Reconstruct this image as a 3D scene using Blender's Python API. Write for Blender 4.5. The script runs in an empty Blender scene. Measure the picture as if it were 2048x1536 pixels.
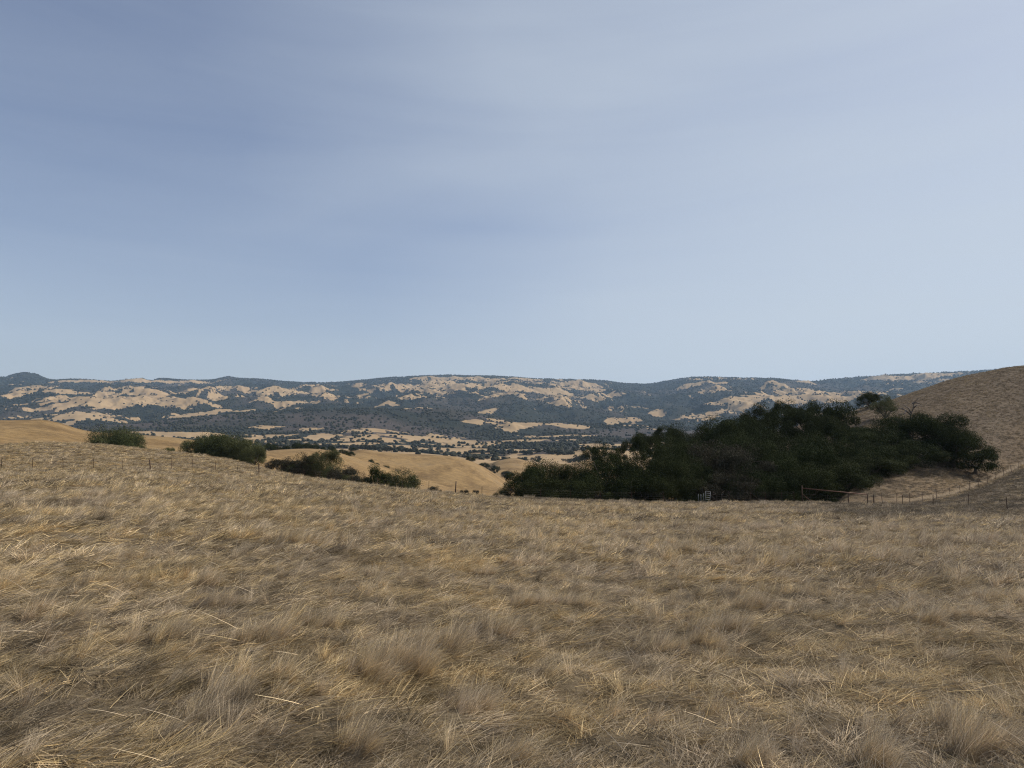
import bpy, math, random
import numpy as np

# ------------------------------------------------------------------ camera, sky, sun, exposure
S = bpy.context.scene
W_, H_, F_ = 2048.0, 1536.0, 1420.0           # photograph size and focal length in its pixels
PITCH = math.atan((860 - 768) / F_)
cam_d = bpy.data.cameras.new("camera")
cam_d.sensor_width = 36.0
cam_d.lens = 36.0 * F_ / W_
cam_d.clip_start = 0.1
cam_d.clip_end = 60000
cam = bpy.data.objects.new("camera", cam_d)
S.collection.objects.link(cam)
cam.location = (0, 0, 0)
cam.rotation_euler = (math.radians(90) + PITCH, 0, 0)
S.camera = cam

SUN_AZ, SUN_EL = 74.0, 41.0                     # degrees clockwise from +Y, above the horizon
world = bpy.data.worlds.new("World")
S.world = world
world.use_nodes = True
wt = world.node_tree
wt.nodes.clear()


class N:
    """tiny node helper"""
    def __init__(s, tree): s.t = tree
    def __call__(s, kind, ins=None, **kw):
        n = s.t.nodes.new(kind)
        for k, v in kw.items(): setattr(n, k, v)
        for k, v in (ins or {}).items():
            sock = n.inputs[k]
            if isinstance(v, bpy.types.NodeSocket): s.t.links.new(v, sock)
            else: sock.default_value = v
        return n
    def mix(s, f, a, b, mode='MIX'):
        n = s.t.nodes.new('ShaderNodeMix'); n.data_type = 'RGBA'; n.blend_type = mode
        for i, v in ((0, f), (6, a), (7, b)):
            if isinstance(v, bpy.types.NodeSocket): s.t.links.new(v, n.inputs[i])
            else: n.inputs[i].default_value = v if i == 0 else (tuple(v) + (1,))[:4]
        return n.outputs[2]
    def math(s, op, a, b=0.0, clamp=False):
        n = s.t.nodes.new('ShaderNodeMath'); n.operation = op; n.use_clamp = clamp
        for i, v in enumerate((a, b)):
            if isinstance(v, bpy.types.NodeSocket): s.t.links.new(v, n.inputs[i])
            else: n.inputs[i].default_value = v
        return n.outputs[0]
    def ramp(s, f, stops):
        n = s.t.nodes.new('ShaderNodeValToRGB'); cr = n.color_ramp
        while len(cr.elements) > 1: cr.elements.remove(cr.elements[-1])
        for i, (p, c) in enumerate(stops):
            e = cr.elements[0] if i == 0 else cr.elements.new(p)
            e.position = p
            e.color = (c, c, c, 1) if not hasattr(c, '__len__') else (tuple(c) + (1,))[:4]
        s.t.links.new(f, n.inputs[0])
        return n.outputs[0]
    def noise(s, vec, scale, detail=3, rough=.55, dist=0.0, dims='3D'):
        n = s('ShaderNodeTexNoise', {'Vector': vec, 'Scale': scale, 'Detail': detail, 'Roughness': rough, 'Distortion': dist})
        return n.outputs['Fac']
    def mapping(s, vec, scale=(1, 1, 1), rot=(0, 0, 0), loc=(0, 0, 0)):
        return s('ShaderNodeMapping', {'Vector': vec, 'Scale': scale, 'Rotation': rot, 'Location': loc}).outputs[0]


n = N(wt)
sky = n('ShaderNodeTexSky', sky_type='NISHITA', sun_disc=False, sun_elevation=math.radians(SUN_EL),
        sun_rotation=math.radians(SUN_AZ), altitude=300, air_density=1.0, dust_density=1.6, ozone_density=2.0)
tc = n('ShaderNodeTexCoord')
sep = n('ShaderNodeSeparateXYZ', {0: tc.outputs['Generated']})
dx, dy, dz = sep.outputs
# high thin cloud: project the view direction on a plane high above
zz = n.math('MAXIMUM', dz, 0.03)
zz = n.math('ADD', zz, 0.12)
c1 = n.noise(n.mapping(tc.outputs['Generated'], (1.3, 1.3, 4.2), (0, math.radians(-24), 0), (3.1, 1.2, 0)), 1.0, 3, .45, 0.5)
c2 = n.noise(n.mapping(tc.outputs['Generated'], (1.6, 1.6, 15.0), (0, math.radians(17), 0), (7.7, 4.2, 2.0)), 1.0, 6, .55, 0.6)
veil = n.math('ADD', n.math('MULTIPLY', c1, 0.55), n.math('MULTIPLY', c2, 0.45))
veil = n.ramp(veil, [(0.30, 0.1), (0.5, .5), (0.72, 1.0)])
# more cloud towards the sun side, its edge slanting
side = n.math('ADD', dx, n.math('MULTIPLY', dz, .30))
side = n.ramp(n.math('ADD', n.math('ADD', side, .5), n.math('MULTIPLY', n.math('SUBTRACT', c1, .5), .5)), [(.28, 0.0), (.5, .35), (.68, .75), (1.0, 1.0)])
VEIL_C = (4.7, 5.25, 5.85)
hor = n.math('POWER', n.math('SUBTRACT', 1.0, n.math('MAXIMUM', dz, 0.0)), 5.0)
vf = n.math('ADD', n.math('MULTIPLY', veil, n.math('ADD', n.math('MULTIPLY', side, 0.04), 0.22)), n.math('ADD', n.math('MULTIPLY', side, 0.46), n.math('ADD', n.math('MULTIPLY', hor, .42), .05)), True)
skyc = n.mix(1.0, sky.outputs[0], (0.92, 0.84, 0.88), 'MULTIPLY')
skyc = n.mix(vf, skyc, VEIL_C)
bg = n('ShaderNodeBackground', {'Color': skyc, 'Strength': 0.115})
n('ShaderNodeOutputWorld', {'Surface': bg.outputs[0]})

sun_d = bpy.data.lights.new("sun", 'SUN')
sun_d.energy = 5.0
sun_d.angle = math.radians(0.6)
sun_d.color = (1.0, 0.93, 0.82)
sun = bpy.data.objects.new("sun", sun_d)
S.collection.objects.link(sun)
sun.rotation_euler = (math.radians(90 - SUN_EL), 0, math.radians(180 - SUN_AZ) + math.pi)
sun.rotation_euler = (math.radians(90 - SUN_EL), 0, math.radians(-SUN_AZ + 180))

S.view_settings.view_transform = 'Standard'
S.view_settings.look = 'None'
S.view_settings.exposure = 0.1
S.view_settings.gamma = 1.0
S.render.engine = 'CYCLES'
S.cycles.use_denoising = True
S.cycles.denoiser = 'OPENIMAGEDENOISE'
S.cycles.denoising_prefilter = 'NONE'
S.cycles.max_bounces = 6
S.cycles.diffuse_bounces = 3
S.cycles.glossy_bounces = 1
S.cycles.transmission_bounces = 3
S.cycles.volume_bounces = 1
S.cycles.transparent_max_bounces = 6
S.cycles.pixel_filter_type = 'BLACKMAN_HARRIS'
S.cycles.filter_width = 1.2

rng = np.random.default_rng(11)
random.seed(5)
COL = S.collection


# ------------------------------------------------------------------ pixel <-> world
def azte(px, py):
    """azimuth and tangent of elevation of a pixel of the photograph"""
    X = (np.asarray(px, float) - W_ / 2) / F_
    Y = (H_ / 2 - np.asarray(py, float)) / F_
    cp, sp = math.cos(PITCH), math.sin(PITCH)
    d_y = cp - Y * sp
    d_z = sp + Y * cp
    return np.arctan2(X, d_y), d_z / np.hypot(X, d_y)


def project(x, y, z):
    cp, sp = math.cos(PITCH), math.sin(PITCH)
    d = np.maximum(y * cp + z * sp, 1e-3)
    u = -y * sp + z * cp
    return W_ / 2 + F_ * x / d, H_ / 2 - F_ * u / d


# ------------------------------------------------------------------ noise
def _h(ix, iy, s):
    h = (ix.astype(np.int64) * 374761393 + iy.astype(np.int64) * 668265263 + s * 1442695041) & 0xFFFFFFFF
    h = ((h ^ (h >> 13)) * 1274126177) & 0xFFFFFFFF
    h = (h ^ (h >> 16)) & 0xFFFFFFFF
    return h.astype(np.float64) / 4294967296.0


def gn(x, y, s=0):
    """gradient noise, about -1..1"""
    x0 = np.floor(x); y0 = np.floor(y)
    fx = x - x0; fy = y - y0
    u = fx * fx * fx * (fx * (fx * 6 - 15) + 10); v = fy * fy * fy * (fy * (fy * 6 - 15) + 10)
    r = 0
    for i in (0, 1):
        for j in (0, 1):
            a = _h(x0 + i, y0 + j, s) * 2 * math.pi
            g = np.cos(a) * (fx - i) + np.sin(a) * (fy - j)
            r = r + g * (u if i else 1 - u) * (v if j else 1 - v)
    return r * 1.5


def fbm(x, y, o=4, s=0, gain=.5):
    a, r, t = 1.0, 0, 0
    for k in range(o):
        r = r + a * gn(x, y, s + k * 17); t += a
        a *= gain; x = x * 2.03 + 5.1; y = y * 2.03 - 3.7
    return r / t


def ridged(x, y, o=4, s=0):
    a, r, t = 1.0, 0, 0
    for k in range(o):
        r = r + a * (1 - np.abs(gn(x, y, s + k * 31)) * 1.6); t += a
        a *= .5; x = x * 2.1 + 1.7; y = y * 2.1 + 9.2
    return r / t


def sst(a, b, x):
    t = np.clip((x - a) / (b - a), 0, 1)
    return t * t * (3 - 2 * t)


# ------------------------------------------------------------------ terrain: curves read off the photograph, each at its own distance
def pchip_slopes(R, Z):
    """monotone slopes along axis 0"""
    h = np.diff(R, axis=0); d = np.diff(Z, axis=0) / h
    D = np.zeros_like(Z)
    w1 = 2 * h[1:] + h[:-1]; w2 = h[1:] + 2 * h[:-1]
    same = d[1:] * d[:-1] > 0
    with np.errstate(divide='ignore', invalid='ignore'):
        m = (w1 + w2) / (w1 / d[:-1] + w2 / d[1:])
    D[1:-1] = np.where(same, m, 0)
    D[0] = d[0]; D[-1] = d[-1]
    return D


MA = 3601
AZ = np.linspace(-math.pi, math.pi, MA)


def acurve(pts, smooth=3):
    """(px, value) points -> value on the azimuth table; blended to a common value behind the camera"""
    pts = sorted(pts)
    a = azte([p[0] for p in pts], 860)[0]; v = np.array([p[1] for p in pts], float)
    if len(v) > 2:
        D = pchip_slopes(a[:, None], v[:, None])[:, 0]
    else:
        D = np.zeros(len(v))
        if len(v) == 2: D[:] = (v[1] - v[0]) / (a[1] - a[0])
    out = np.interp(AZ, a, v)
    if len(v) > 1:
        k = np.clip(np.searchsorted(a, AZ) - 1, 0, len(a) - 2)
        h = a[k + 1] - a[k]; t = (AZ - a[k]) / h
        ins = (t >= 0) & (t <= 1)
        z = ((1 + 2 * t) * (1 - t) ** 2 * v[k] + t * (1 - t) ** 2 * h * D[k] + t * t * (3 - 2 * t) * v[k + 1] + t * t * (t - 1) * h * D[k + 1])
        out = np.where(ins, z, out)
    mean = .5 * (v[0] + v[-1])
    w = sst(math.radians(60), math.radians(150), np.abs(AZ))
    out = out * (1 - w) + mean * w
    if smooth:
        ker = np.ones(smooth) / smooth
        out = np.convolve(np.pad(out, smooth, mode='wrap'), ker, 'same')[smooth:-smooth]
    return out


KR, KZ = [], []


def knot(r, y=None, z=None, sm=3):
    """a line over the land at distance r (number or curve), its height from pixel rows y or metres z (curves over px)"""
    R = acurve(r, 9) if isinstance(r, list) else np.full(MA, float(r))
    if z is not None:
        Zc = acurve(z, sm) if isinstance(z, list) else np.full(MA, float(z))
    else:
        yy = acurve(y, sm) if isinstance(y, list) else np.full(MA, float(y))
        px = W_ / 2 + F_ * np.tan(np.clip(AZ, -.75, .75)) * math.cos(PITCH)
        Zc = azte(px, yy)[1] * R
    KR.append(R); KZ.append(Zc)


slope = acurve([(0, .028), (300, .0324), (500, .043), (700, .054), (900, .0705), (1200, .081), (1500, .078), (2048, .0687)], 31)
for r in (0.05, 12.0, 40.0):
    KR.append(np.full(MA, r)); KZ.append(-1.6 - slope * r)
R1 = acurve([(0, 100), (500, 96), (700, 84), (900, 78), (1500, 76), (2048, 80)], 15)
KR.append(R1); KZ.append(-1.6 - slope * R1)
# near crest of the field, on the right the fence line at the foot of the hill
knot([(0, 152), (300, 140), (500, 118), (700, 98), (900, 88), (1500, 86), (1743, 88), (1840, 98), (1936, 116), (2048, 144)],
     y=[(-300, 900), (0, 890), (86, 886), (183, 888), (294, 899), (406, 911), (470, 922), (518, 935), (563, 945), (614, 955), (678, 965), (754, 975),
        (838, 982), (995, 994), (1152, 1001), (1305, 1005), (1500, 1006), (1607, 1005), (1700, 1009), (1790, 1009), (1816, 1008), (1841, 1004), (1870, 999),
        (1897, 993), (1936, 980), (1972, 967), (2005, 953), (2048, 934), (2400, 860)])
knot([(0, 190), (500, 170), (700, 135), (1000, 115), (1500, 105), (1700, 110), (1800, 135), (2048, 172)],
     z=[(0, -9), (300, -10), (500, -13), (700, -16), (1000, -17), (1500, -14), (1650, -10.5), (1743, -5.5), (1900, -.5), (2048, 2.4), (2400, 6)])
knot([(0, 240), (700, 235), (1000, 210), (1200, 180), (1500, 176), (1700, 188), (1800, 200), (2048, 212)],
     y=[(0, 900), (300, 910), (500, 950), (600, 985), (800, 1030), (1000, 1050), (1200, 985), (1300, 940), (1400, 910), (1500, 880), (1600, 850), (1709, 822),
        (1741, 812), (1780, 803), (1808, 793), (1861, 775), (1915, 758), (1968, 747), (2008, 739), (2048, 733), (2400, 700)])
knot(330, y=[(-300, 835), (0, 840), (80, 840), (110, 844), (150, 856), (190, 865), (280, 870), (380, 878), (450, 889), (520, 906), (560, 915), (700, 950), (850, 988), (1000, 1000), (1200, 985), (1500, 930), (1750, 890), (2048, 850)])
knot([(0, 420), (500, 400), (900, 400), (2048, 430)],
     y=[(0, 880), (300, 890), (480, 912), (530, 903), (560, 899), (620, 897), (650, 899), (700, 912), (760, 930), (830, 955), (900, 975), (960, 992), (1100, 1000), (1300, 975), (2048, 900)])
knot(450, y=[(0, 895), (500, 918), (620, 930), (700, 945), (800, 975), (900, 985), (1000, 992), (1100, 990), (1300, 970), (2048, 905)])
knot(560, y=[(0, 900), (600, 912), (660, 908), (700, 901), (730, 899), (760, 903), (850, 909), (900, 912), (930, 919), (960, 931), (990, 950), (1015, 968), (1060, 976), (1300, 960), (2048, 905)])
knot(720, y=[(0, 905), (700, 915), (900, 938), (1000, 950), (1100, 952), (1300, 945), (2048, 905)])
knot(900, y=[(0, 905), (700, 908), (900, 935), (960, 940), (1000, 921), (1028, 916), (1055, 921), (1080, 938), (1130, 932), (1180, 922), (1230, 922), (1300, 932), (2048, 905)])
knot(1060, y=[(0, 900), (700, 905), (900, 915), (1000, 925), (1100, 925), (1200, 925), (2048, 900)])
knot(1260, y=[(0, 892), (500, 893), (700, 896), (900, 908), (1000, 908), (1060, 905), (1096, 902), (1130, 905), (1178, 898), (1235, 903), (1400, 905), (2048, 893)])
knot(1450, y=[(0, 888), (700, 895), (900, 903), (1100, 902), (1300, 900), (2048, 887)])
knot(1850, y=[(0, 880), (400, 882), (700, 880), (900, 890), (1100, 887), (1300, 885), (2048, 876)])
knot(2300, y=[(0, 872), (350, 862), (500, 860), (750, 858), (850, 866), (1000, 874), (1200, 873), (1400, 872), (2048, 865)])
knot(2800, y=[(0, 870), (150, 860), (250, 850), (400, 834), (520, 824), (620, 821), (700, 819), (870, 821), (960, 830), (1050, 845), (1200, 851), (1320, 855), (1500, 858), (2048, 855)])
knot(3150, y=[(0, 862), (200, 856), (400, 842), (700, 830), (900, 831), (1100, 850), (1300, 857), (2048, 852)])
knot(3700, y=[(0, 836), (250, 828), (500, 826), (700, 821), (900, 817), (1100, 833), (1300, 845), (1500, 838), (2048, 835)])
knot(4500, y=[(0, 812), (250, 806), (400, 808), (600, 805), (800, 804), (1000, 800), (1200, 822), (1300, 826), (1450, 810), (1600, 806), (2048, 810)])
knot(5500, y=[(0, 790), (250, 785), (450, 790), (600, 786), (800, 788), (1000, 781), (1200, 798), (1300, 804), (1420, 790), (1560, 785), (1700, 795), (2048, 785)])
knot(6600, y=[(0, 776), (300, 774), (600, 775), (900, 766), (1200, 778), (1300, 784), (1400, 768), (1540, 769), (1700, 782), (2048, 765)])
SKY = [(-300, 750), (0, 754.6), (25, 748), (48, 745), (63, 746), (81, 754), (101, 760), (142, 758), (190, 760), (218, 762), (244, 760), (279, 757), (300, 761), (317, 756),
       (355, 759), (416, 760), (442, 755), (454, 752), (470, 755), (520, 758), (563, 762), (622, 765), (657, 765), (711, 761), (774, 755), (830, 752), (896, 749.5),
       (957, 751), (1020, 753), (1076, 757), (1127, 758), (1203, 760), (1244, 766), (1292, 768), (1330, 763), (1368, 757), (1419, 754.5), (1482, 757), (1540, 757.5),
       (1580, 760), (1634, 765), (1687, 759.5), (1727, 756), (1768, 753), (1848, 749), (1901, 747), (1955, 745), (2048, 738), (2400, 740)]
knot([(0, 8300), (100, 7900), (1200, 7700), (1300, 8100), (1600, 8200), (1700, 9400), (2048, 9600)], y=[(a, b + 2.0) for a, b in SKY], sm=0)
knot(13000, y=860)
KR = np.array(KR); KZ = np.array(KZ)
KD = pchip_slopes(KR, KZ)
K = len(KR)

# grassy (golden) clearings and spurs on the wooded range: centre and half size in the photograph's pixels
GOLD = [(85, 794, 75, 11), (25, 812, 45, 7), (285, 794, 62, 12), (400, 791, 42, 14), (250, 815, 110, 6), (350, 808, 70, 5), (180, 850, 60, 4), (110, 833, 60, 5), (170, 763, 35, 4),
        (270, 762, 40, 5), (20, 775, 28, 3), (380, 764, 40, 3), (450, 758, 14, 2), (440, 834, 80, 3), (372, 868, 48, 8), (545, 790, 45, 14), (640, 781, 26, 12), (655, 795, 25, 8),
        (712, 775, 18, 8), (570, 812, 55, 7), (490, 831, 60, 3), (806, 775, 22, 7), (870, 768, 30, 6), (895, 781, 55, 5), (980, 780, 55, 10), (850, 805, 40, 6), (780, 797, 15, 6),
        (890, 822, 85, 3), (930, 831, 40, 3), (745, 861, 60, 5), (840, 876, 75, 7), (720, 888, 100, 7), (620, 858, 22, 3), (540, 855, 22, 4), (500, 872, 25, 6), (1052, 758, 28, 4),
        (1030, 770, 50, 5), (1150, 770, 42, 8), (1195, 781, 45, 6), (1100, 786, 55, 5), (1125, 815, 25, 8), (1212, 821, 28, 9), (1280, 822, 25, 8), (1318, 829, 15, 5),
        (1400, 772, 45, 7), (1435, 786, 32, 17), (1100, 851, 95, 4), (1250, 853, 60, 3), (1130, 873, 52, 5), (1050, 881, 60, 5), (1022, 856, 28, 8), (1500, 806, 20, 5),
        (1470, 821, 30, 6), (1550, 777, 32, 13), (1600, 765, 32, 4), (1620, 806, 50, 10), (1555, 800, 50, 6), (1785, 758, 40, 7), (1835, 755, 50, 5), (1790, 783, 18, 5),
        (1712, 791, 12, 4), (1900, 751, 20, 3), (760, 815, 30, 3), (660, 760, 10, 2), (990, 762, 30, 5), (930, 757, 40, 5), (850, 757, 30, 4), (200, 868, 60, 4), (60, 858, 50, 5),
        (1385, 838, 20, 4), (1180, 804, 18, 3), (960, 846, 25, 3), (870, 872, 20, 3)]


# broad tendencies of the cover: more grass (+) or more wood (-)
BIAS = [(190, 812, 230, 26, .42), (920, 772, 150, 20, .5), (1120, 776, 120, 20, .45), (1430, 782, 60, 26, .42), (1850, 757, 150, 14, .7), (1590, 792, 100, 18, .38), (260, 762, 260, 7, .6), (1100, 758, 300, 6, .4), (1450, 757, 120, 5, .5),
        (1010, 862, 90, 26, .5), (640, 848, 260, 13, -.45), (1300, 800, 70, 36, -.35), (470, 790, 40, 30, -.2), (200, 780, 160, 8, -.2), (1190, 818, 100, 12, .15), (820, 850, 160, 14, -.3)]


def chaparral(x, y):
    r = np.hypot(x, y)
    return np.clip(sst(-.15, .2, fbm(x / 500., y / 500., 3, 66)) * (1 - sst(2900, 3400, r)) + .6 * sst(.0, .3, fbm(x / 500., y / 900., 3, 67)) * sst(2900, 3400, r), 0, 1)


def base_height(az, r):
    t = (az + math.pi) / (2 * math.pi) * (MA - 1)
    i = np.clip(np.floor(t).astype(int), 0, MA - 2); f = t - i
    seg = np.full(np.shape(r), -1)
    for k in range(K):
        seg = seg + (r >= KR[k][i] * (1 - f) + KR[k][i + 1] * f)
    seg = np.clip(seg, 0, K - 2)
    def g(A, s): return A[s, i] * (1 - f) + A[s, i + 1] * f
    r0, r1, z0, z1, d0, d1 = g(KR, seg), g(KR, seg + 1), g(KZ, seg), g(KZ, seg + 1), g(KD, seg), g(KD, seg + 1)
    h = r1 - r0; u = np.clip((r - r0) / h, 0, 1)
    return (1 + 2 * u) * (1 - u) ** 2 * z0 + u * (1 - u) ** 2 * h * d0 + u * u * (3 - 2 * u) * z1 + u * u * (u - 1) * h * d1


def make_hills():
    # knolls of the range: every clearing read off the photograph is a rounded hill of its own; wooded ones between them
    out = []
    rr = np.concatenate([np.linspace(1300, 3100, 120), np.linspace(3150, 9500, 400)])
    for cx, cy, rx, ry in GOLD:
        a = float(azte(cx, 800)[0])
        te = base_height(np.full(len(rr), a), rr) / rr
        want = float(azte(cx, cy + .35 * ry)[1])
        lo = 3200 if cy < 842 else 1300
        ok = (te >= want) & (rr >= lo)
        r = float(rr[np.argmax(ok)]) if ok.any() else float(np.interp(a, AZ, KR[-2]))
        r = min(r, float(np.interp(a, AZ, KR[-2])) - 60)
        A = float(azte(cx, cy - ry)[1]) * r - float(base_height(np.array([a]), np.array([r]))[0])
        A = min(max(A, 3.0), 120.0)
        rxm = rx * 1.12 * r / F_
        out.append((a, r, rxm, min(max(3.6 * A, .45 * rxm, 45), 1.3 * rxm), A, 1.0))
    g = np.random.default_rng(77)
    for k in range(230):
        a = math.radians(g.uniform(-38, 36)); cr = float(np.interp(a, AZ, KR[-2]))
        r = g.uniform(3250, cr - 1500)
        R_ = g.uniform(110, 330) * (.6 + .4 * r / 6000)
        out.append((a, r, R_, R_ * g.uniform(.9, 1.5), R_ * g.uniform(.09, .17), .5 if g.uniform() < .25 else 0.0))
    for k in range(110):
        a = math.radians(g.uniform(-38, 25)); r = g.uniform(1300, 3000)
        R_ = g.uniform(45, 150)
        out.append((a, r, R_ * 1.3, R_ * g.uniform(.8, 1.2), R_ * g.uniform(.04, .09), 0.0))
    return out


HILLS = None


def knolls(x, y):
    """added height and 'clearing' field of the rounded hills"""
    global HILLS
    if HILLS is None: HILLS = make_hills()
    wx = x + 55 * fbm(x / 190., y / 190., 4, 41, .6); wy = y + 70 * fbm(x / 190., y / 190., 4, 42, .6)
    add = np.zeros(np.shape(x)); gold = np.full(np.shape(x), -1.0)
    for a, r, rx, ry, A, gd in HILLS:
        ca, sa = math.cos(a), math.sin(a)
        cx, cy = r * sa, r * ca
        m = np.where((np.abs(x - cx) < (rx + ry) * 1.3 + 60) & (np.abs(y - cy) < (rx + ry) * 1.3 + 60))[0]
        if not len(m): continue
        u = (wx[m] - cx) * ca - (wy[m] - cy) * sa; v = (wx[m] - cx) * sa + (wy[m] - cy) * ca
        q = (u / rx) ** 2 + (v / ry) ** 2
        th = np.arctan2(v / ry, u / rx)
        q = q * (1 + .22 * np.sin(th * 3 + r) + .14 * np.sin(th * 7 + r * 1.7))          # spurs and gullies run down from the top
        h = A * np.clip(1 - q, 0, 1) ** 1.15
        add[m] = np.maximum(add[m], h)
        if gd: 
            gul = sst(.25, .9, .55 * np.sin(th * 3 + r) + .6 * np.sin(th * 7 + r * 1.7)) * sst(.03, .3, q)
            gold[m] = np.maximum(gold[m], gd - q * .8 - .6 * gul)
    return add, gold


def height(x, y, fine=True):
    x = np.asarray(x, float); y = np.asarray(y, float)
    r = np.maximum(np.hypot(x, y), .06); az = np.arctan2(x, y)
    z = base_height(az, r)
    # rolling of the field and the near hills
    z = z + .16 * fbm(x / 6.0, y / 6.0, 3, 3) * sst(1, 12, r) * (1 - sst(300, 500, r))
    z = z + .5 * fbm(x / 30.0, y / 30.0, 3, 5) * sst(95, 220, r) * (1 - sst(800, 1500, r))
    z = z + .13 * fbm(x / .9, y / .7, 3, 9) * (1 - sst(40, 120, r))
    z = z + 2.5 * fbm(x / 120., y / 120., 3, 15) * sst(350, 700, r)
    far = sst(1300, 2600, r)
    if np.any(far > 0):
        m = far > 0
        xm, ym, rm, zm = x[m], y[m], r[m], z[m]
        cr = np.interp(np.arctan2(xm, ym), AZ, KR[-2])
        fall = 1 - .9 * sst(-1200, -100, rm - cr)
        add, _ = knolls(xm, ym)
        fall = np.minimum(fall, 1 - .9 * sst(-1200, -100, rm - cr))
        add = add * (1 - .45 * sst(-1100, -300, rm - cr))
        rd = ridged(xm / 330., ym / 470., 4, 33) - .6
        zz = zm + (4 + 66 * sst(3000, 4200, rm)) * rd * far[m] * fall + add * far[m] * (1 - .35 * sst(-500, -50, rm - cr))
        z = z.copy(); z[m] = zz
    return z


def hz(x, y):
    return float(height(np.array([x]), np.array([y]))[0])


def at_r(px, r):
    a = float(azte(px, 900)[0])
    x, y = r * math.sin(a), r * math.cos(a)
    return x, y, hz(x, y)


def wood_mask(x, y, z):
    """0 grass .. 1 wooded, for land past about 1 km"""
    r = np.hypot(x, y)
    b = knolls(x, y)[1]
    px, py = project(x, y, z)
    q1 = fbm(x / 300., y / 300., 4, 55, .6); q2 = fbm(x / 70., y / 90., 3, 56, .6)
    w = .60 - .95 * np.clip(b + .30, -.2, 1) + .8 * fbm(x / 230., y / 330., 4, 57, .6) + 1.35 * fbm(x / 75., y / 130., 5, 58, .68)
    for cx, cy, rx, ry, am in BIAS:
        w = w - am * np.exp(-((px - cx) / rx) ** 2 - ((py - cy) / ry) ** 2)
    valley = 1 - sst(1900, 2500, r)
    wv = -.18 + 1.2 * q1 + .9 * q2 - .5 * np.clip(b, -.3, 1)
    wv = wv + .35 * sst(880, 1000, px) * sst(900, 880, py) * 1.0
    w = w * (1 - valley) + wv * valley
    return sst(-.02, .14, w) * sst(1000, 1250, r)


# ------------------------------------------------------------------ mesh helpers
def mesh_from(name, V, F, mats=(), smooth=False, attrs=None, cattrs=None):
    """V (n,3), F (m,k) same k for all faces"""
    me = bpy.data.meshes.new(name)
    V = np.asarray(V, np.float32); F = np.asarray(F, np.int32)
    k = F.shape[1]
    me.vertices.add(len(V)); me.vertices.foreach_set('co', V.ravel())
    me.loops.add(F.size); me.loops.foreach_set('vertex_index', F.ravel())
    me.polygons.add(len(F)); me.polygons.foreach_set('loop_start', np.arange(0, F.size, k, dtype=np.int32))
    try: me.polygons.foreach_set('loop_total', np.full(len(F), k, np.int32))
    except Exception: pass
    me.update(calc_edges=True)
    me.polygons.foreach_set('use_smooth', np.full(len(F), smooth, bool))
    for m in mats: me.materials.append(m)
    for an, av in (attrs or {}).items():
        a = me.attributes.new(an, 'FLOAT', 'POINT'); a.data.foreach_set('value', np.asarray(av, np.float32))
    return me


def link(name, data, parent=None, **props):
    o = bpy.data.objects.new(name, data); COL.objects.link(o)
    if parent is not None: o.parent = parent
    for k, v in props.items(): o[k] = v
    return o


def tube(path, radii, sides=6):
    """tapered tube along a list of points -> V, F (quads)"""
    P = np.asarray(path, float); m = len(P)
    V = []; F = []
    for i in range(m):
        t = P[min(i + 1, m - 1)] - P[max(i - 1, 0)]; t /= np.linalg.norm(t) + 1e-9
        a = np.cross(t, (0.13, 0.2, .97)); 
        if np.linalg.norm(a) < .05: a = np.cross(t, (1, 0, 0))
        a /= np.linalg.norm(a); b = np.cross(t, a)
        for s in range(sides):
            q = 2 * math.pi * s / sides
            V.append(P[i] + radii[i] * (math.cos(q) * a + math.sin(q) * b))
    for i in range(m - 1):
        for s in range(sides):
            s2 = (s + 1) % sides
            F.append((i * sides + s, i * sides + s2, (i + 1) * sides + s2, (i + 1) * sides + s))
    c = len(V); V.append(P[0]); V.append(P[-1])
    for s in range(sides):
        s2 = (s + 1) % sides
        F.append((c, s2, s, c)); F.append((c + 1, (m - 1) * sides + s, (m - 1) * sides + s2, c + 1))
    return np.array(V), F


def pack(parts):
    """join V, F lists; caps written as quads with a repeated corner become triangles"""
    V = []; F = []; o = 0
    for v, f in parts:
        V.extend([tuple(p) for p in v])
        for q in f:
            q = [i + o for i in q]
            if len(q) == 4 and q[0] == q[3]: q = q[:3]
            F.append(q)
        o += len(v)
    return V, F


def mesh_poly(name, parts, mat, smooth=True):
    V, F = pack(parts)
    me = bpy.data.meshes.new(name); me.from_pydata(V, [], F); me.update()
    me.materials.append(mat)
    if smooth: me.polygons.foreach_set('use_smooth', np.ones(len(me.polygons), bool))
    return me


def boxp(x0, x1, y0, y1, z0, z1):
    V = np.array([(x, y, z) for z in (z0, z1) for y in (y0, y1) for x in (x0, x1)], float)
    F = [(0, 2, 3, 1), (4, 5, 7, 6), (0, 1, 5, 4), (2, 6, 7, 3), (0, 4, 6, 2), (1, 3, 7, 5)]
    return V, F


# ------------------------------------------------------------------ materials
def material(name, rough=.9, spec=.1):
    m = bpy.data.materials.new(name); m.use_nodes = True
    t = m.node_tree; b = t.nodes['Principled BSDF']
    b.inputs['Roughness'].default_value = rough
    b.inputs['Specular IOR Level'].default_value = spec
    return m, N(t), b


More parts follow.
